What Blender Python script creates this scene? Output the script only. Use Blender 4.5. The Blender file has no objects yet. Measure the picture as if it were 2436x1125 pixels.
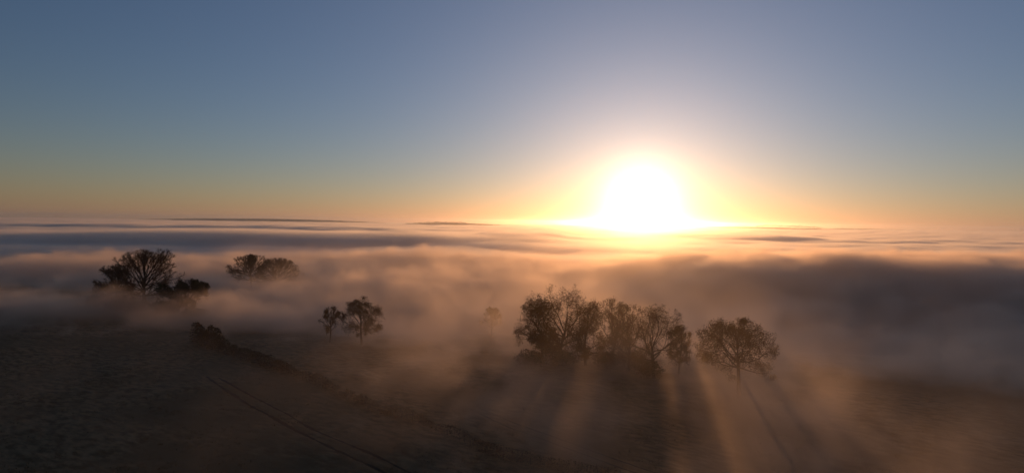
import bpy, math, random
import numpy as np
from mathutils import Vector, Matrix

sc = bpy.context.scene
COL = sc.collection
R = math.radians

# ---------------------------------------------------------------- camera
FPX, PW, PH = 1420.0, 2436.0, 1125.0           # focal length and photo size in photo pixels
CAM_Z, PITCH, ROLL = 36.0, R(1.43), R(0.8)
cam = bpy.data.objects.new('camera', bpy.data.cameras.new('camera'))
COL.objects.link(cam); sc.camera = cam
cam.data.sensor_width = 36.0
cam.data.lens = 36.0 * FPX / PW
cam.data.clip_start = 0.5; cam.data.clip_end = 60000
CAM_R = Matrix.Rotation(math.pi / 2 - PITCH, 3, 'X') @ Matrix.Rotation(ROLL, 3, 'Z')
cam.location = (0, 0, CAM_Z); cam.rotation_euler = CAM_R.to_euler()

# ---------------------------------------------------------------- sky, sun, exposure
SUN_EL, SUN_AZ = R(1.95), R(12.2)
SUN_DIR = Vector((math.sin(SUN_AZ) * math.cos(SUN_EL), math.cos(SUN_AZ) * math.cos(SUN_EL), math.sin(SUN_EL)))


class N:
    """a node socket with arithmetic"""
    nt = None
    def __init__(s, sock): s.s = sock
    @staticmethod
    def op(kind, *a, clamp=False):
        n = N.nt.nodes.new('ShaderNodeMath'); n.operation = kind; n.use_clamp = clamp
        for i, v in enumerate(a):
            if isinstance(v, N): N.nt.links.new(v.s, n.inputs[i])
            else: n.inputs[i].default_value = v
        return N(n.outputs[0])
    def __add__(s, o): return N.op('ADD', s, o)
    __radd__ = __add__
    def __sub__(s, o): return N.op('SUBTRACT', s, o)
    def __rsub__(s, o): return N.op('SUBTRACT', o, s)
    def __mul__(s, o): return N.op('MULTIPLY', s, o)
    __rmul__ = __mul__
    def __truediv__(s, o): return N.op('DIVIDE', s, o)
    def __pow__(s, o): return N.op('POWER', s, o)
    def exp(s): return N.op('EXPONENT', s)
    def sat(s): return N.op('ADD', s, 0.0, clamp=True)
    def maxi(s, o): return N.op('MAXIMUM', s, o)
    def mini(s, o): return N.op('MINIMUM', s, o)
    def step(s, a, b, lo=0.0, hi=1.0):
        n = N.nt.nodes.new('ShaderNodeMapRange'); n.interpolation_type = 'SMOOTHSTEP'
        N.nt.links.new(s.s, n.inputs[0])
        for i, v in zip((1, 2, 3, 4), (a, b, lo, hi)):
            if isinstance(v, N): N.nt.links.new(v.s, n.inputs[i])
            else: n.inputs[i].default_value = v
        return N(n.outputs[0])


def vec(x, y, z=0.0):
    n = N.nt.nodes.new('ShaderNodeCombineXYZ')
    for i, v in enumerate((x, y, z)):
        if isinstance(v, N): N.nt.links.new(v.s, n.inputs[i])
        else: n.inputs[i].default_value = v
    return n.outputs[0]


def noise(v, scale, detail=0.0, rough=0.5, dim='3D', distort=0.0):
    n = N.nt.nodes.new('ShaderNodeTexNoise'); n.noise_dimensions = dim
    n.inputs['Scale'].default_value = scale; n.inputs['Detail'].default_value = detail
    n.inputs['Roughness'].default_value = rough; n.inputs['Distortion'].default_value = distort
    N.nt.links.new(v, n.inputs['Vector'])
    return N(n.outputs[0])


def split_xyz(sock):
    n = N.nt.nodes.new('ShaderNodeSeparateXYZ'); N.nt.links.new(sock, n.inputs[0])
    return N(n.outputs[0]), N(n.outputs[1]), N(n.outputs[2])


world = bpy.data.worlds.new('World'); sc.world = world; world.use_nodes = True
nt = world.node_tree; N.nt = nt
bg = nt.nodes['Background']
sky = nt.nodes.new('ShaderNodeTexSky'); sky.sky_type = 'NISHITA'; sky.sun_disc = False
sky.sun_elevation = SUN_EL; sky.sun_rotation = SUN_AZ
sky.altitude = 100; sky.air_density = 1.0; sky.dust_density = 0.38; sky.ozone_density = 2.7
tint = nt.nodes.new('ShaderNodeMix'); tint.data_type = 'RGBA'; tint.blend_type = 'MULTIPLY'
tint.inputs[0].default_value = 1.0; tint.inputs[7].default_value = (1.01, 0.99, 1.16, 1)
nt.links.new(sky.outputs[0], tint.inputs[6])
# the glow of the air round the low sun, by angle from it, and the veil of thick air along the horizon
geo = nt.nodes.new('ShaderNodeTexCoord').outputs['Generated']
vd = nt.nodes.new('ShaderNodeVectorMath'); vd.operation = 'DOT_PRODUCT'
nt.links.new(geo, vd.inputs[0]); vd.inputs[1].default_value = SUN_DIR
ang = N.op('ARCCOSINE', N(vd.outputs['Value']).mini(1.0)) * (180 / math.pi)
gz = split_xyz(geo)[2]


def add_light(base, fac, rgb):
    n = nt.nodes.new('ShaderNodeVectorMath'); n.operation = 'MULTIPLY_ADD'
    nt.links.new(vec(fac, fac, fac), n.inputs[0]); n.inputs[1].default_value = rgb; nt.links.new(base, n.inputs[2])
    return n.outputs[0]


g1 = (ang * ang * (-1 / 2.9 ** 2)).exp() * 11.0
g2 = (ang * (-1 / 7.5)).exp() * 5.2
g3 = (ang * (-1 / 23.0)).exp() * 2.1
veil = (N.op('ABSOLUTE', gz) * -12.0).exp() * 0.8
lit = add_light(tint.outputs[2], g1, (1.0, 0.97, 0.80))
lit = add_light(lit, g2, (1.0, 0.82, 0.66))
lit = add_light(lit, g3, (0.68, 0.78, 1.0))
lit = add_light(lit, veil, (0.66, 0.56, 0.72))
nt.links.new(lit, bg.inputs[0]); bg.inputs[1].default_value = 0.1

sun_data = bpy.data.lights.new('sun', 'SUN'); sun_data.energy = 2.1; sun_data.angle = R(0.53)
sun_data.color = (1.0, 0.46, 0.17)
sun = bpy.data.objects.new('sun', sun_data); COL.objects.link(sun)
sun.rotation_euler = SUN_DIR.to_track_quat('Z', 'Y').to_euler(); sun.location = (0, 0, 200)

sc.view_settings.view_transform = 'Standard'; sc.view_settings.look = 'None'
sc.view_settings.exposure = 0.0; sc.view_settings.gamma = 1.0; sc.view_settings.use_curve_mapping = False
cy = sc.cycles
cy.max_bounces = 8; cy.diffuse_bounces = 2; cy.glossy_bounces = 1; cy.transmission_bounces = 2
cy.volume_bounces = 2; cy.transparent_max_bounces = 24
cy.volume_step_rate = 1.0; cy.volume_max_steps = 512
cy.use_denoising = True; cy.use_adaptive_sampling = True; cy.adaptive_threshold = 0.02
cy.sample_clamp_indirect = 4.0


# ---------------------------------------------------------------- helpers
def hash2(ix, iy, seed):
    h = (ix.astype(np.int64) * 374761393 + iy.astype(np.int64) * 668265263 + seed * 1442695041) & 0xffffffff
    h = ((h ^ (h >> 13)) * 1274126177) & 0xffffffff
    return ((h ^ (h >> 16)) & 0xffff) / 65535.0


def vnoise(x, y, seed=0):
    ix, iy = np.floor(x), np.floor(y)
    fx, fy = x - ix, y - iy
    fx = fx * fx * (3 - 2 * fx); fy = fy * fy * (3 - 2 * fy)
    a, b = hash2(ix, iy, seed), hash2(ix + 1, iy, seed)
    c, d = hash2(ix, iy + 1, seed), hash2(ix + 1, iy + 1, seed)
    return (a * (1 - fx) + b * fx) * (1 - fy) + (c * (1 - fx) + d * fx) * fy - 0.5


def sstep(a, b, v):
    t = np.clip((v - a) / (b - a), 0, 1)
    return t * t * (3 - 2 * t)


CREST_X = np.array([-600, -250, -150, -100, -82, -40, 0, 30, 55, 100, 160, 400], float)
CREST_Y = np.array([420, 330, 262, 205, 190, 192, 194, 176, 166, 160, 155, 140], float)


HILLS = [  # x, y, half width, half depth, top above the valley floor: far ridges that stand out of the fog
    (-480, 5200, 700, 500, 52), (-3600, 7200, 1600, 700, 52), (2600, 6000, 900, 600, 55), (700, 6500, 1300, 600, 44),
    (-2200, 6800, 1500, 700, 38), (4300, 7200, 1500, 700, 46)]


def height(x, y):
    x = np.asarray(x, float); y = np.asarray(y, float)
    s = y - np.interp(x, CREST_X, CREST_Y)
    z = -(34.0 - 16.0 * (1 - sstep(-120, 0, x)) * (1 - sstep(450, 900, y))) * sstep(-50, 225, s)
    z = z + 1.4 * vnoise(x / 60, y / 60, 1) + 3.0 * sstep(80, 400, s) * vnoise(x / 150, y / 150, 2)
    z = z - 1.5 * sstep(20, 90, x) * (1 - sstep(-20, 60, s))
    for hx, hy, sx, sy, hz in HILLS:
        z = z + hz * np.exp(-((x - hx) / sx) ** 2 - ((y - hy) / sy) ** 2)
    return z


def ray(px, py):
    d = CAM_R @ Vector(((px - PW / 2) / FPX, -(py - PH / 2) / FPX, -1.0))
    return d.normalized()


def ground_at(px, py):
    """the point of the ground that this pixel of the photo shows"""
    d = ray(px, py); t = 20.0
    for _ in range(4000):
        p = Vector((0, 0, CAM_Z)) + d * t
        if p.z < float(height(p.x, p.y)): break
        t += 0.5
    return Vector((p.x, p.y, float(height(p.x, p.y))))


def at_depth(px, y):
    """ground point in the column px of the photo, y metres ahead"""
    d = ray(px, 540.0)
    x = d.x / d.y * y
    return Vector((x, y, float(height(x, y))))


def mesh_obj(name, V, F, mats, parent=None, smooth=False, mat_idx=None):
    me = bpy.data.meshes.new(name)
    V = np.asarray(V, np.float32).reshape(-1, 3)
    F = np.asarray(F, np.int32)
    k = F.shape[1]
    me.vertices.add(len(V)); me.vertices.foreach_set('co', V.ravel())
    me.loops.add(F.size); me.loops.foreach_set('vertex_index', F.ravel())
    me.polygons.add(len(F)); me.polygons.foreach_set('loop_start', np.arange(0, F.size, k, dtype=np.int32))
    for m in (mats if isinstance(mats, (list, tuple)) else [mats]): me.materials.append(m)
    if mat_idx is not None: me.polygons.foreach_set('material_index', np.asarray(mat_idx, np.int32))
    if smooth: me.polygons.foreach_set('use_smooth', np.ones(len(F), bool))
    me.update(calc_edges=True)
    o = bpy.data.objects.new(name, me); COL.objects.link(o)
    if parent is not None: o.parent = parent
    return o


def tag(o, label=None, cat=None, group=None, kind=None):
    for k, v in (('label', label), ('category', cat), ('group', group), ('kind', kind)):
        if v: o[k] = v
    return o


def empty(name, loc):
    o = bpy.data.objects.new(name, None); COL.objects.link(o); o.location = loc
    o.empty_display_size = 0.5
    return o


def material(name, c0, c1, scale=1.0, detail=4.0, rough=0.9, bump=0.0, bscale=4.0, c2=None, scale2=0.02, stretch=False):
    m = bpy.data.materials.new(name); m.use_nodes = True
    t = m.node_tree; N.nt = t
    b = t.nodes['Principled BSDF']
    b.inputs['Roughness'].default_value = rough
    b.inputs['Specular IOR Level'].default_value = 0.15
    co = t.nodes.new('ShaderNodeTexCoord').outputs['Object']
    cs = co
    if stretch:                                    # growth drawn out along the fall of the slope
        mp = t.nodes.new('ShaderNodeMapping'); mp.vector_type = 'TEXTURE'
        mp.inputs['Rotation'].default_value = (0, 0, R(58)); mp.inputs['Scale'].default_value = (1.0, 2.6, 1.0)
        t.links.new(co, mp.inputs[0]); cs = mp.outputs[0]
    f = noise(cs, scale, detail, 0.6)
    mx = t.nodes.new('ShaderNodeMix'); mx.data_type = 'RGBA'
    t.links.new(f.step(0.3, 0.7).s, mx.inputs[0])
    mx.inputs[6].default_value = (*c0, 1); mx.inputs[7].default_value = (*c1, 1)
    out = mx.outputs[2]
    if c2:
        f2 = noise(co, scale2, 3.0, 0.6)
        m2 = t.nodes.new('ShaderNodeMix'); m2.data_type = 'RGBA'
        t.links.new(f2.step(0.42, 0.62).s, m2.inputs[0])
        t.links.new(out, m2.inputs[6]); m2.inputs[7].default_value = (*c2, 1)
        out = m2.outputs[2]
    t.links.new(out, b.inputs['Base Color'])
    if bump:
        bn = t.nodes.new('ShaderNodeBump'); bn.inputs['Strength'].default_value = bump
        bn.inputs['Distance'].default_value = 0.3
        t.links.new(noise(co, bscale, 5.0, 0.65).s, bn.inputs['Height'])
        t.links.new(bn.outputs[0], b.inputs['Normal'])
    return m


MAT = dict(
    ground=material('frosted_pasture', (0.085, 0.055, 0.022), (0.26, 0.175, 0.088), 0.9, 5, 0.95, 0.6, 1.6, (0.14, 0.095, 0.045), 0.03, stretch=True),
    grass=material('dead_grass', (0.07, 0.055, 0.025), (0.16, 0.12, 0.06), 0.3, 3, 0.9),
    track=material('trodden_soil', (0.018, 0.014, 0.010), (0.035, 0.028, 0.018), 2.0, 4, 0.95),
    bark=material('oak_bark', (0.040, 0.030, 0.022), (0.075, 0.060, 0.045), 3.0, 4, 0.95, 0.5, 8.0),
    twig=material('bare_twigs', (0.050, 0.034, 0.024), (0.080, 0.054, 0.036), 0.6, 2, 0.9),
    leaf=material('dead_oak_leaves', (0.090, 0.042, 0.018), (0.120, 0.068, 0.028), 0.5, 2, 0.8),
    evergreen=material('dark_evergreen_leaves', (0.020, 0.026, 0.012), (0.045, 0.050, 0.022), 0.6, 2, 0.7),
    hedge=material('hedge_leaves', (0.030, 0.026, 0.014), (0.070, 0.050, 0.026), 0.5, 3, 0.85),
    wood=material('far_woodland', (0.030, 0.026, 0.020), (0.055, 0.044, 0.030), 0.02, 3, 0.95),
)


# ---------------------------------------------------------------- ground: one sheet from the near pasture to the far ridges
def axis(fine0, fine1, step, lo, hi, grow=1.09):
    a = list(np.arange(fine0, fine1 + step * 0.5, step))
    s, v = step, fine0
    left = []
    while v > lo:
        s *= grow; v -= s; left.append(max(v, lo))
    s, v = step, fine1
    right = []
    while v < hi:
        s *= grow; v += s; right.append(min(v, hi))
    return np.array(left[::-1] + a + right)


gx = axis(-150, 110, 0.6, -11500, 11500); gy = axis(58, 235, 0.6, -2000, 11500)
GX, GY = np.meshgrid(gx, gy)
GZ = height(GX, GY)
nx, ny = len(gx), len(gy)
TRACKS = []
for pix in (((490, 893), (545, 930), (600, 965), (700, 1020), (830, 1080), (920, 1124)), ((520, 897), (590, 935), (650, 965), (750, 1020), (880, 1075), (985, 1124)),
            ((1120, 972), (1200, 1010), (1300, 1048), (1420, 1090), (1520, 1124)), ((1140, 968), (1225, 1006), (1330, 1044), (1450, 1085), (1550, 1119))):
    P = [ground_at(*q) for q in pix]
    TRACKS.append(P + [P[-1] + (P[-1] - P[-2]) * 1.5])
flat = np.ones_like(GX)
for P in TRACKS:                                   # the wheels have pressed the tussocks down
    for p, q in zip(P[:-1], P[1:]):
        dx, dy = q.x - p.x, q.y - p.y; L2 = dx * dx + dy * dy
        t = np.clip(((GX - p.x) * dx + (GY - p.y) * dy) / L2, 0, 1)
        flat = np.minimum(flat, sstep(0.3, 1.5, np.hypot(GX - p.x - t * dx, GY - p.y - t * dy)))
near = (1 - sstep(200, 320, GY)) * (1 - sstep(180, 300, np.abs(GX)))
rot = GX * 0.53 + GY * 0.85; rot2 = GX * 0.85 - GY * 0.53        # tussocks drawn out along the slope
GZ = GZ - 0.18 * (1 - flat) + near * (0.25 + 0.75 * flat) * (0.24 * vnoise(rot / 1.3, rot2 / 2.9, 5) + 0.16 * vnoise(rot / 0.8, rot2 / 1.4, 6) + 0.08 * vnoise(GX / 5, GY / 7, 7))

idx = np.arange(nx * ny).reshape(ny, nx)
F = np.stack([idx[:-1, :-1], idx[:-1, 1:], idx[1:, 1:], idx[1:, :-1]], -1).reshape(-1, 4)
ground = mesh_obj('ground', np.stack([GX, GY, GZ], -1), F, MAT['ground'], smooth=True)
tag(ground, kind='structure')

# ---------------------------------------------------------------- tyre tracks pressed into the pasture
def ground_z(x, y):
    i = np.clip(np.searchsorted(gx, x) - 1, 0, nx - 2); j = np.clip(np.searchsorted(gy, y) - 1, 0, ny - 2)
    fx = (x - gx[i]) / (gx[i + 1] - gx[i]); fy = (y - gy[j]) / (gy[j + 1] - gy[j])
    return (GZ[j, i] * (1 - fx) + GZ[j, i + 1] * fx) * (1 - fy) + (GZ[j + 1, i] * (1 - fx) + GZ[j + 1, i + 1] * fx) * fy


def resample(pts, step):
    P = np.array([(p[0], p[1]) for p in pts], float)
    s = np.concatenate([[0], np.cumsum(np.linalg.norm(np.diff(P, axis=0), axis=1))])
    q = np.arange(0, s[-1], step)
    return np.stack([np.interp(q, s, P[:, 0]), np.interp(q, s, P[:, 1])], 1)


def strip(name, pts, width, lift, mat, seed, kind='structure'):
    P = resample(pts, 0.35)
    T = np.gradient(P, axis=0); T /= np.linalg.norm(T, axis=1)[:, None] + 1e-9
    Nn = np.stack([-T[:, 1], T[:, 0]], 1)
    s = np.arange(len(P)) * 0.35
    P = P + Nn * (0.35 * vnoise(s / 7, s * 0 + seed, seed))[:, None]
    w = width * (1 + 0.9 * vnoise(s / 1.1, s * 0 + seed, seed + 3) + 0.9 * vnoise(s / 5.0, s * 0 + seed, seed + 5))
    rows = []
    for k in (-0.5, -0.17, 0.17, 0.5):
        Q = P + Nn * (w * k)[:, None]
        rows.append(np.concatenate([Q, (ground_z(Q[:, 0], Q[:, 1]) + lift * (1.0 if abs(k) < 0.3 else -0.6))[:, None]], 1))
    V = np.stack(rows, 1); n = len(P)
    i = np.arange(n * 4).reshape(n, 4)
    F = np.stack([i[:-1, :-1], i[:-1, 1:], i[1:, 1:], i[1:, :-1]], -1).reshape(-1, 4)
    o = mesh_obj(name, V, F, mat, smooth=True)
    return tag(o, kind=kind)


strip('tyre_track', TRACKS[0], 0.75, 0.03, MAT['track'], 11)
strip('tyre_track', TRACKS[1], 0.65, 0.03, MAT['track'], 12)
strip('tyre_track', TRACKS[2], 0.3, 0.03, MAT['track'], 13)
strip('tyre_track', TRACKS[3], 0.3, 0.03, MAT['track'], 14)


# ---------------------------------------------------------------- rough grass tussocks on the pasture
def tussocks(n, seed):
    rng = np.random.default_rng(seed)
    y = 62 + 150 * rng.random(n) ** 1.6; x = rng.uniform(-1, 0.75, n) * (y * 0.9 + 12)
    ok = vnoise((x * 0.53 + y * 0.85) / 3.5, (x * 0.85 - y * 0.53) / 8.0, 31) + 0.5 * vnoise(x / 1.2, y / 1.2, 32) > 0.06
    x, y = x[ok], y[ok]; z = ground_z(x, y); n = len(x); k = 7
    X = np.repeat(np.stack([x, y, z], 1), k, 0); m = n * k
    r = rng.normal(0, 0.17, (m, 2)); h = rng.uniform(0.10, 0.34, m); w = rng.uniform(0.03, 0.07, m); a = rng.uniform(0, 6.28, m)
    lean = rng.normal(0, 0.12, (m, 2)) + r * 0.5
    b = X.copy(); b[:, :2] += r; b[:, 2] -= 0.04
    side = np.stack([np.cos(a), np.sin(a), a * 0], 1) * w[:, None]
    top = b.copy(); top[:, :2] += lean; top[:, 2] += h
    V = np.stack([b - side, b + side, top], 1).reshape(-1, 3)
    o = mesh_obj('grass_tussocks', V, np.arange(3 * m).reshape(m, 3), MAT['grass'])
    return tag(o, 'rough tufts of dead grass across the pasture', 'grass', kind='stuff')


tussocks(26000, 41)


# ---------------------------------------------------------------- trees
def tubes(S, sides):
    """S: rows of p0(3) p1(3) r0 r1 -> vertices, quads"""
    S = np.asarray(S, float)
    if not len(S): return np.zeros((0, 3)), np.zeros((0, 4), int)
    d = S[:, 3:6] - S[:, :3]; d /= np.linalg.norm(d, axis=1)[:, None] + 1e-9
    up = np.where(np.abs(d[:, 2:3]) > 0.9, [[1.0, 0, 0]], [[0, 0, 1.0]])
    a = np.cross(d, up); a /= np.linalg.norm(a, axis=1)[:, None] + 1e-9
    b = np.cross(d, a)
    th = np.arange(sides) * 2 * np.pi / sides
    ring = a[:, None] * np.cos(th)[None, :, None] + b[:, None] * np.sin(th)[None, :, None]
    V0 = S[:, None, :3] + ring * S[:, 6, None, None]; V1 = S[:, None, 3:6] + ring * S[:, 7, None, None]
    V = np.stack([V0, V1], 1).reshape(-1, 3)
    base = (np.arange(len(S)) * 2 * sides)[:, None]
    k = np.arange(sides)[None]; k2 = (k + 1) % sides
    F = np.stack([base + k, base + k2, base + sides + k2, base + sides + k], -1).reshape(-1, 4)
    return V, F


def leaf_quads(P, size, rng, flat=0.0):
    n = len(P)
    a = rng.normal(size=(n, 3)); a[:, 2] *= 1 - flat; a /= np.linalg.norm(a, axis=1)[:, None]
    b = np.cross(a, rng.normal(size=(n, 3))); b /= np.linalg.norm(b, axis=1)[:, None] + 1e-9
    s = size * rng.uniform(0.5, 1.25, n)[:, None]
    V = np.stack([P - a * s * 0.5, P + b * s * 0.32, P + a * s * 0.5, P - b * s * 0.32], 1).reshape(-1, 3)
    return V, np.arange(4 * n).reshape(n, 4)


def vnorm(v):
    l = math.sqrt(v[0] * v[0] + v[1] * v[1] + v[2] * v[2]) + 1e-9
    return (v[0] / l, v[1] / l, v[2] / l)


KINDS = {
    #            bole  limbs  angles     kids per level      spread           wob   up    ratio
    'oak':     (0.29, 14, (6, 84), (6, 7, 8), (46, 50, 52), 0.20, 0.03, 0.58),
    'fan':     (0.40, 40, (0, 84), (7, 8, 8), (20, 26, 32), 0.05, 0.015, 0.52),
    'upright': (0.20, 17, (3, 66), (6, 7, 8), (28, 32, 38), 0.12, 0.05, 0.55),
    'dome':    (0.13, 34, (0, 84), (6, 7, 8), (24, 30, 38), 0.09, 0.025, 0.52),
    'slim':    (0.26, 12, (6, 58), (5, 6, 7), (30, 34, 38), 0.12, 0.06, 0.50),
}


def grow_tree(H, W, kind, seed, depth=1.0, lean=0.0, low=None):
    rnd = random.Random(seed); g = rnd.gauss
    bole, limbs, angs, kids, spread, wob, up, ratio = KINDS[kind]
    hb = (low or bole) * H
    rx = W / 2; zc = hb + (H - hb) * (0.42 if kind == 'oak' else 0.50); rzu = H - zc; rzd = zc - hb * 0.6
    lob = [(rnd.uniform(0, 6.28), rnd.uniform(-0.6, 1.2), rnd.uniform(-0.20, 0.14)) for _ in range(9)]

    def inside(p):
        x, y, z = p[0] / rx, p[1] / (rx * depth), (p[2] - zc) / (rzu if p[2] > zc else rzd)
        r = math.sqrt(x * x + y * y + z * z)
        az = math.atan2(y, x); el = math.atan2(z, math.hypot(x, y))
        f = 1.0
        for la, le, lh in lob:
            da = (az - la + 3.1416) % 6.2832 - 3.1416
            f += lh * math.exp(-(da * da * max(0.2, math.cos(el)) + (el - le) ** 2) / 0.16)
        return f - r

    seg = {0: [], 1: [], 2: [], 3: [], 4: []}; tips = []

    def branch(p, d, L, r, lv):
        ns = (7, 7, 5, 3, 2)[lv]; st = L / ns; r_end = r * (0.55 if lv == 0 else 0.35)
        pts = []; was_in = False
        for i in range(ns):
            u, wb = (up, wob) if lv else (0.08, 0.05)
            d = vnorm((d[0] + g(0, wb), d[1] + g(0, wb), d[2] + g(0, wb) + u))
            q = (p[0] + d[0] * st, p[1] + d[1] * st, p[2] + d[2] * st)
            ra = r + (r_end - r) * i / ns; rb = r + (r_end - r) * (i + 1) / ns
            seg[lv].append((*p, *q, ra, rb)); pts.append((p, q, d, rb, (i + 1) / ns))
            p = q
            e = inside(p)
            was_in = was_in or e > 0.05
            if lv and was_in and e < 0: break
            if lv > 1 and e < -0.1 or lv and p[2] < hb * 0.85: break
        if lv >= 3: tips.append((p, d))
        if lv == 4: return
        if lv == 0: return pts
        n = kids[lv - 1]
        n = max(2, int(n * rnd.uniform(0.75, 1.25) * min(1.0, len(pts) / ns + 0.2)))
        for k in range(n):
            f = 0.22 + 0.78 * (k + rnd.random()) / n
            a0, a1, dd, rr, _ = pts[min(len(pts) - 1, int(f * len(pts)))]
            t = rnd.random()
            s = tuple(a0[j] + (a1[j] - a0[j]) * t for j in range(3))
            an = R(spread[lv - 1] * rnd.uniform(0.6, 1.3))
            o = vnorm((g(0, 1), g(0, 1), g(0, 0.8)))
            c = vnorm((o[1] * dd[2] - o[2] * dd[1], o[2] * dd[0] - o[0] * dd[2], o[0] * dd[1] - o[1] * dd[0]))
            nd = tuple(dd[j] * math.cos(an) + c[j] * math.sin(an) for j in range(3))
            branch(s, nd, L * ratio * rnd.uniform(0.65, 1.15) * (1.15 - 0.45 * f), max(rr * 0.6, 0.012), lv + 1)

    r0 = 0.018 * H + 0.011 * W
    tr = branch((0, 0, -0.5), vnorm((lean, 0, 1)), hb + 0.5 + (H - hb) * (0.30 if kind in ('oak', 'fan') else 0.5), r0, 0)
    for k in range(limbs):
        f = (k + 0.5) / limbs
        lo = hb / (hb + (H - hb) * 0.4)
        a0, a1, dd, rr, _ = tr[min(6, int((lo + (1 - lo) * f * 0.98) * 7) if kind != 'fan' else 1 + k % 4)]
        an = R(angs[1] + (angs[0] - angs[1]) * (f ** 1.4 if kind != 'fan' else rnd.random()) + g(0, 6))
        az = k * 2.4 + g(0, 0.35) + seed
        d = (math.sin(an) * math.cos(az), math.sin(an) * math.sin(az), math.cos(an))
        # reach of the limb: out to the crown's outline
        L = 0.5
        while L < 1.2 * H and (L < 0.12 * H or inside(tuple(a1[j] + d[j] * L for j in range(3))) > 0.04): L += 0.25
        branch(a1, d, max(L, 0.2 * H) * rnd.uniform(0.9, 1.05), rr * rnd.uniform(0.42, 0.6), 1)
    return seg, tips


def make_tree(name, label, base, H, W, kind, seed, leaves=0, leaf_size=0.3, leaf_mat='leaf', depth=1.0, group=None, twig=1.0, cat='tree', low=None):
    rng = np.random.default_rng(seed)
    seg, tips = grow_tree(H, W, kind, seed, depth, low=low)
    root = empty(name, (base[0], base[1], float(ground_z(base[0], base[1]))))
    root.rotation_euler = (0, 0, 0)
    tag(root, label, cat, group)
    V, F = tubes(seg[0] + seg[1], 7); V2, F2 = tubes(seg[2], 4)
    mesh_obj('trunk', np.concatenate([V, V2]), np.concatenate([F, F2 + len(V)]), MAT['bark'], root, smooth=True)
    S = np.array(seg[3] + seg[4]); S[:, 6:] = np.maximum(S[:, 6:], 0.016) * twig
    V, F = tubes(S, 3); mi = np.zeros(len(F), int)
    if leaves:
        T = np.array([t[0] for t in tips])
        # dead leaves hang on in clumps: whole boughs keep them, others are bare
        keep = vnoise(T[:, 0] / 2.2 + T[:, 1] / 3.1 + seed, T[:, 2] / 2.2 + seed, seed) > -0.16
        T = T[keep]
        P = np.repeat(T, leaves, 0) + rng.normal(0, 0.28, (len(T) * leaves, 3))
        V2, F2 = leaf_quads(P, leaf_size, rng)
        F = np.concatenate([F, F2 + len(V)]); V = np.concatenate([V, V2]); mi = np.concatenate([mi, np.ones(len(F2), int)])
    mesh_obj('crown', V, F, [MAT['twig'], MAT[leaf_mat]], root, mat_idx=mi)
    return root


def px_tree(name, label, px, d, top_px, w_px, kind, seed, **kw):
    """px column and crown top in the photo, d metres ahead; height and width follow from the distance"""
    b = at_depth(px, d)
    r = ray(px, top_px); ztop = CAM_Z + r.z / r.y * d
    H = ztop - float(ground_z(b.x, b.y)); W = w_px / FPX * d
    return make_tree(name, label, b, H, W, kind, seed, **kw)


# the field oak and the belt of trees along the slope
px_tree('oak_tree', 'lone spreading oak with a bare trunk, apart from the belt of trees', 1768, 130, 767, 196, 'oak', 22, leaves=4, leaf_size=0.28, low=0.36)
px_tree('oak_tree', 'tallest domed oak at the end of the belt of trees', 1334, 158, 680, 175, 'oak', 5, leaves=3, leaf_size=0.28, group='trees of the belt on the slope', low=0.13)
px_tree('oak_tree', 'low broad dark tree leaning against the tallest oak of the belt', 1294, 153, 710, 112, 'oak', 33, leaves=4, leaf_size=0.30, group='trees of the belt on the slope', low=0.13)
px_tree('oak_tree', 'dense tree under the far shoulder of the tallest oak', 1398, 154, 720, 125, 'oak', 8, leaves=3, leaf_size=0.30, group='trees of the belt on the slope', low=0.13)
px_tree('bare_tree', 'thin bare tree with a reddish crown between the domed oaks', 1462, 160, 718, 95, 'upright', 14, leaves=1, group='trees of the belt on the slope', low=0.13)
px_tree('oak_tree', 'bushy brown tree beside the round oak of the belt', 1502, 150, 738, 115, 'oak', 51, leaves=2, leaf_size=0.28, group='trees of the belt on the slope', low=0.13)
px_tree('oak_tree', 'round crowned oak with an open fan of boughs near the field oak', 1560, 146, 731, 160, 'oak', 40, leaves=2, leaf_size=0.26, group='trees of the belt on the slope', low=0.13)
px_tree('bare_tree', 'small thin bare tree at the foot of the round oak', 1622, 150, 775, 62, 'upright', 61, leaves=1, group='trees of the belt on the slope', low=0.13)
px_tree('bare_tree', 'faint tree almost lost in the fog before the tallest oak', 1172, 218, 736, 52, 'upright', 71, leaves=1)
# the pair on the brow
px_tree('bare_tree', 'slim egg-shaped tree of the pair on the brow of the field', 787, 180, 733, 44, 'slim', 17, leaves=3, leaf_size=0.28)
px_tree('oak_tree', 'gnarled round-headed tree of the pair on the brow of the field', 862, 179, 712, 96, 'oak', 29, leaves=3, leaf_size=0.28)
# the two round trees that stand out of the fog
px_tree('round_bare_tree', 'broad round bare tree fanning out of the fog', 600, 345, 608, 108, 'dome', 3, twig=2.4, low=0.30)
px_tree('round_bare_tree', 'smaller round bare tree behind the broad round one in the fog', 660, 352, 617, 92, 'dome', 4, twig=2.4, low=0.30)
px_tree('bare_tree', 'faint low tree sunk in fog beside the two round trees', 702, 372, 645, 55, 'dome', 6, twig=2.0, low=0.30)
# the group at the far corner of the field
px_tree('bare_tree', 'tall bare many-stemmed tree above the scrub at the field corner', 345, 236, 601, 165, 'dome', 11, twig=1.9, leaves=1, leaf_size=0.25)
px_tree('bare_tree', 'shorter wispy bare tree beside the tall many-stemmed one', 275, 240, 632, 88, 'dome', 10, twig=1.7)
px_tree('bare_tree', 'low spreading bare tree at the outer edge of the field corner group', 240, 244, 672, 46, 'oak', 19)
px_tree('ivy_clad_tree', 'dense dark dome-shaped tree at the end of the field corner group', 440, 230, 669, 122, 'oak', 12, leaves=7, leaf_size=0.5, leaf_mat='evergreen')


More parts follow.
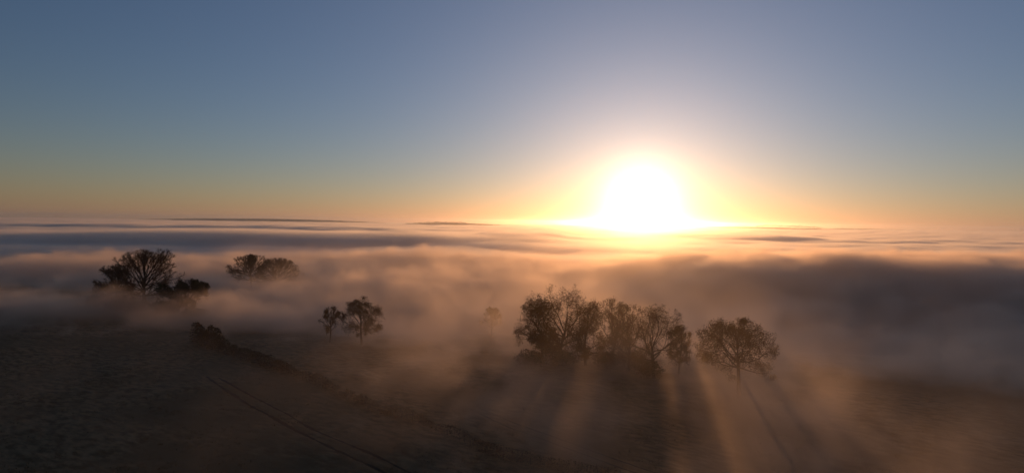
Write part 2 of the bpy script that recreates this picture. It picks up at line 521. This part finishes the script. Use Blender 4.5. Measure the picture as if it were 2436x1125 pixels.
# ---------------------------------------------------------------- scrub and hedges
def leafy_mass(name, label, pts, mat, size, rng, cat, stems, group=None, base=None):
    root = empty(name, base)
    tag(root, label, cat, group)
    V, F = leaf_quads(np.asarray(pts) - np.array(base), size, rng)
    mesh_obj('foliage', V, F, MAT[mat], root)
    S = np.array(stems); S[:, :3] -= np.array(base); S[:, 3:6] -= np.array(base)
    V, F = tubes(S, 4)
    mesh_obj('stems', V, F, MAT['bark'], root)['kind'] = 'stuff'
    return root


def hedge(label, pts, h0, h1, width, seed, dens, size, name='hedge', gap=0.0):
    rng = np.random.default_rng(seed)
    P = resample(pts, 0.25); n = len(P); s = np.arange(n) * 0.25
    h = np.linspace(h0, h1, n) * (1 + 0.55 * vnoise(s / 2.3, s * 0, seed) + 0.45 * vnoise(s / 6.5, s * 0 + 3, seed))
    if gap: h = h * np.where(vnoise(s / 4.0, s * 0 + 9, seed) < -gap, 0.45, 1.0)
    m = int(dens * (np.mean(h) * width * n * 0.25))
    k = rng.integers(0, n, m); u = rng.uniform(-1, 1, m); v = rng.random(m) ** 0.8
    X = P[k, 0] + rng.uniform(-0.2, 0.2, m); Y = P[k, 1] + rng.uniform(-0.2, 0.2, m)
    T = np.gradient(P, axis=0); T /= np.linalg.norm(T, axis=1)[:, None]
    wv = width * 0.5 * np.sqrt(np.clip(1 - v ** 3, 0.05, 1))
    X += -T[k, 1] * u * wv; Y += T[k, 0] * u * wv
    Z = ground_z(X, Y) + v * h[k]
    stems = []
    for i in range(2, n, 6):
        z = float(ground_z(P[i, 0], P[i, 1])); jx, jy = rng.normal(0, 0.25, 2)
        stems.append((P[i, 0], P[i, 1], z - 0.2, P[i, 0] + jx, P[i, 1] + jy, z + h[i] * 1.1, 0.05, 0.015))
    b = (P[0, 0], P[0, 1], float(ground_z(P[0, 0], P[0, 1])))
    return leafy_mass(name, label, np.stack([X, Y, Z], 1), 'hedge', size, rng, 'hedge', stems, base=b)


def bush(label, px, d, w, h, seed, mat='hedge', size=0.42, group=None):
    rng = np.random.default_rng(seed)
    b = at_depth(px, d); z0 = float(ground_z(b.x, b.y))
    n = int(9 * w * w * h)
    v = rng.normal(size=(n, 3)); v /= np.linalg.norm(v, axis=1)[:, None]
    v *= (rng.random(n) ** 0.45)[:, None]
    f = 1 + 0.5 * vnoise(v[:, 0] * 2.5 + seed, v[:, 2] * 2.5 + v[:, 1] * 1.7, seed)
    P = np.stack([b.x + v[:, 0] * w / 2 * f, b.y + v[:, 1] * w / 2 * f, z0 + (0.42 + 0.58 * v[:, 2] * f) * h], 1)
    P = P[P[:, 2] > z0]
    stems = [(b.x, b.y, z0 - 0.2, b.x + rng.normal(0, w * 0.25), b.y + rng.normal(0, w * 0.25), z0 + h * rng.uniform(0.6, 1.05), 0.07, 0.015) for _ in range(7)]
    return leafy_mass('scrub_bush', label, P, mat, size, rng, 'bush', stems, group, (b.x, b.y, z0))


SG = 'scrub under the field corner trees'
bush('brown scrub bush under the shorter wispy bare tree', 285, 232, 12, 5.0, 101, group=SG)
bush('brown scrub bush against the trunk of the tall many-stemmed tree', 330, 229, 10, 4.2, 102, group=SG)
bush('dark scrub bush filling the gap under the tall bare tree and the dark dome', 395, 227, 11, 5.5, 103, 'evergreen', group=SG)
bush('low scrub bush at the foot of the dense dark dome-shaped tree', 462, 224, 9, 3.6, 104, group=SG)
bush('brown scrub bush at the outer edge of the field corner group', 228, 236, 9, 4.6, 105, group=SG)

BG = 'undergrowth of the belt on the slope'
bush('wide thorn bush under the low broad dark tree of the belt', 1268, 150, 8, 4.0, 111, group=BG)
bush('thorn bush under the thin reddish tree of the belt', 1450, 153, 8, 4.2, 113, group=BG)
bush('thorn bush at the foot of the tallest oak', 1345, 153, 9, 4.0, 112, group=BG)
bush('thorn bush beneath the round crowned oak of the belt', 1545, 143, 9, 4.0, 114, group=BG)
HP = [ground_at(*p) for p in ((690, 890), (800, 935), (890, 977), (1000, 1010), (1090, 1045), (1180, 1088), (1350, 1124))]
HP.append(HP[-1] + (HP[-1] - HP[-2]) * 0.8)
hedge('flat-topped overgrown hedge block above the dark field corner', [ground_at(462, 812), ground_at(500, 826), ground_at(528, 836)], 4.8, 5.2, 3.0, 201, 14, 0.42)
hedge('tall ragged dark hedge sloping down to the low field hedge', [ground_at(530, 838), ground_at(585, 855), ground_at(640, 872), HP[0]], 4.0, 2.2, 3.0, 202, 16, 0.36)
hedge('low rough hedge line along the edge of the pasture', HP, 1.9, 1.6, 1.7, 203, 30, 0.24, gap=0.3)


# ---------------------------------------------------------------- far woods on the ridges that stand out of the fog
def far_wood(label, px0, px1, d, h, seed):
    rng = np.random.default_rng(seed)
    a, b = at_depth(px0, d), at_depth(px1, d)
    n = int((b - a).length * 1.6)
    t = rng.random(n); x = a.x + (b.x - a.x) * t; y = a.y + (b.y - a.y) * t + rng.uniform(-25, 25, n)
    hh = h * (0.75 + 0.9 * vnoise(x / 26, y / 60, seed)) * np.clip(np.sin(np.pi * t) * 4, 0.25, 1)
    P = np.stack([x, y, height(x, y) + rng.random(n) * hh], 1)
    V, F = leaf_quads(P, 7.0, rng)
    return tag(mesh_obj('far_wood', V, F, MAT['wood']), label, 'wood', kind='stuff')


far_wood('thin dark strip of wood on the ridge beyond the fog', 1800, 1955, 6000, 20, 301)
far_wood('short dark strip of wood on the ridge beyond the fog', 1985, 2085, 6020, 21, 302)
far_wood('faint wood on the low ridge beyond the fog banks', 960, 1110, 5200, 9, 303)


# ---------------------------------------------------------------- haze: thin even air, and the fog lying in the valley
def box_mesh(name, lo, hi, mat):
    (x0, y0, z0), (x1, y1, z1) = lo, hi
    V = [(x, y, z) for z in (z0, z1) for y in (y0, y1) for x in (x0, x1)]
    F = [(0, 2, 3, 1), (4, 5, 7, 6), (0, 1, 5, 4), (2, 6, 7, 3), (0, 4, 6, 2), (1, 3, 7, 5)]
    return mesh_obj(name, V, F, mat)


def volume_material(name, density, color, g, step_rate=None):
    m = bpy.data.materials.new(name); m.use_nodes = True
    t = m.node_tree; N.nt = t
    t.nodes.remove(t.nodes['Principled BSDF'])
    pv = t.nodes.new('ShaderNodeVolumePrincipled')
    pv.inputs['Color'].default_value = (*color, 1); pv.inputs['Anisotropy'].default_value = g
    t.links.new(pv.outputs[0], t.nodes['Material Output'].inputs['Volume'])
    if callable(density):
        co = t.nodes.new('ShaderNodeTexCoord').outputs['Object']
        t.links.new(density(co).s, pv.inputs['Density'])
        m.cycles.volume_step_rate = step_rate
    else:
        pv.inputs['Density'].default_value = density
    return m


SWELLS = [  # rolls of the fog top: x, y, half length, half width, turn, height in metres
    (345, 450, 370, 230, 6, 13.0), (205, 330, 95, 60, 25, 5.0), (330, 300, 110, 60, -5, 7.0), (300, 410, 90, 50, 15, 5.0), (470, 380, 120, 60, 10, 6.0), (-330, 950, 680, 160, 3, 17.0), (20, 1500, 170, 220, 0, 12.0),
    (-75, 535, 110, 60, 15, 8.0), (-25, 330, 100, 55, 20, 4.0), (60, 800, 210, 100, 12, 6.0), (-1100, 2200, 1100, 350, 0, 10.0),
    (600, 1700, 300, 200, 0, 8.0), (-250, 400, 150, 70, 10, 6.0), (140, 380, 125, 100, 15, 5.0), (14, 139, 28, 17, 10, 11.0), (37, 138, 22, 15, 0, 9.5), (-145, 325, 110, 70, 0, 5.0), (-140, 212, 75, 26, -12, 4.5)]


def swell(co, cx, cy, sx, sy, ang, amp):
    m = N.nt.nodes.new('ShaderNodeMapping'); m.vector_type = 'TEXTURE'
    m.inputs['Location'].default_value = (cx, cy, 0); m.inputs['Rotation'].default_value = (0, 0, R(ang))
    m.inputs['Scale'].default_value = (sx, sy, 1e7)
    N.nt.links.new(co, m.inputs[0])
    g = N.nt.nodes.new('ShaderNodeTexGradient'); g.gradient_type = 'SPHERICAL'
    N.nt.links.new(m.outputs[0], g.inputs[0])
    return N(g.outputs[1]).step(0.0, 0.6, 0.0, amp)


def fog_density(near_zone):
    def f(co):
        x, y, z = split_xyz(co)
        m = N.nt.nodes.new('ShaderNodeMapping'); m.vector_type = 'TEXTURE'
        m.inputs['Rotation'].default_value = (0, 0, R(24)); m.inputs['Scale'].default_value = (330, 95, 1e7)
        N.nt.links.new(co, m.inputs[0])
        top = N.op('MULTIPLY_ADD', noise(m.outputs[0], 1.0, 3.0 if near_zone else 2.0, 0.62 if near_zone else 0.5, '2D'), 19.0 if near_zone else 18.0, -9.0 if near_zone else -8.5)
        for s in SWELLS:
            if (s[1] - s[3] < 560) if near_zone else (s[1] + s[3] > 560):
                top = top + swell(co, *s)
        if near_zone: top = top + N.op('MULTIPLY_ADD', x.maxi(0.0), 0.35, y).step(135.0, 215.0, -9.5, 0.0)
        n3 = noise(co, 0.028 if near_zone else 0.008, 3.0 if near_zone else 1.0, 0.55)
        if near_zone:                                                        # billows and torn edges
            n4 = noise(co, 0.065, 2.0, 0.6, distort=0.7)
            top = N.op('MULTIPLY_ADD', n3, 24.0, top) + N.op('MULTIPLY_ADD', n4, 14.0, -19.0)
        else:
            top = N.op('MULTIPLY_ADD', n3, 12.0, top) - 6.0
        d = (top - z).step(-1.5, 3.5, 0.0, 0.07)
        d = d * N.op('MULTIPLY_ADD', n3, 1.8, -0.3).maxi(0.08)
        if near_zone:                                                        # low mist creeping over the brow
            right = N.op('MULTIPLY_ADD', y, 0.55, x).step(15.0, 65.0, 0.12, 1.0)
            puffs = N.op('MULTIPLY_ADD', (n3 + n4 - 0.90).maxi(0.0), 0.19, n4 * 0.017)
            d = d + puffs * (z * -0.26).exp().mini(1.3) * right * x.step(35.0, 100.0, 1.0, 0.2)
        return d
    return f


haze = box_mesh('haze', (-11990, -2400, -48), (11990, 11990, 62), volume_material('thin_air', 0.00007, (0.95, 0.93, 0.92), 0.92))
tag(haze, 'thin pale haze hanging in the air over the whole valley', 'haze', kind='stuff')
fog_near = box_mesh('haze', (-560, 30, -47), (560, 560, 30), volume_material('near_fog', fog_density(True), (0.94, 0.82, 0.71), 0.6, 0.45))
tag(fog_near, 'wisps of mist drifting between the trees on the slope', 'fog', kind='stuff')
fog_far = box_mesh('haze', (-6500, 560.01, -47), (6500, 7600, 30), volume_material('valley_fog', fog_density(False), (0.90, 0.885, 0.86), 0.6, 0.2))
tag(fog_far, 'sea of rolling fog filling the valley to the horizon', 'fog', kind='stuff')
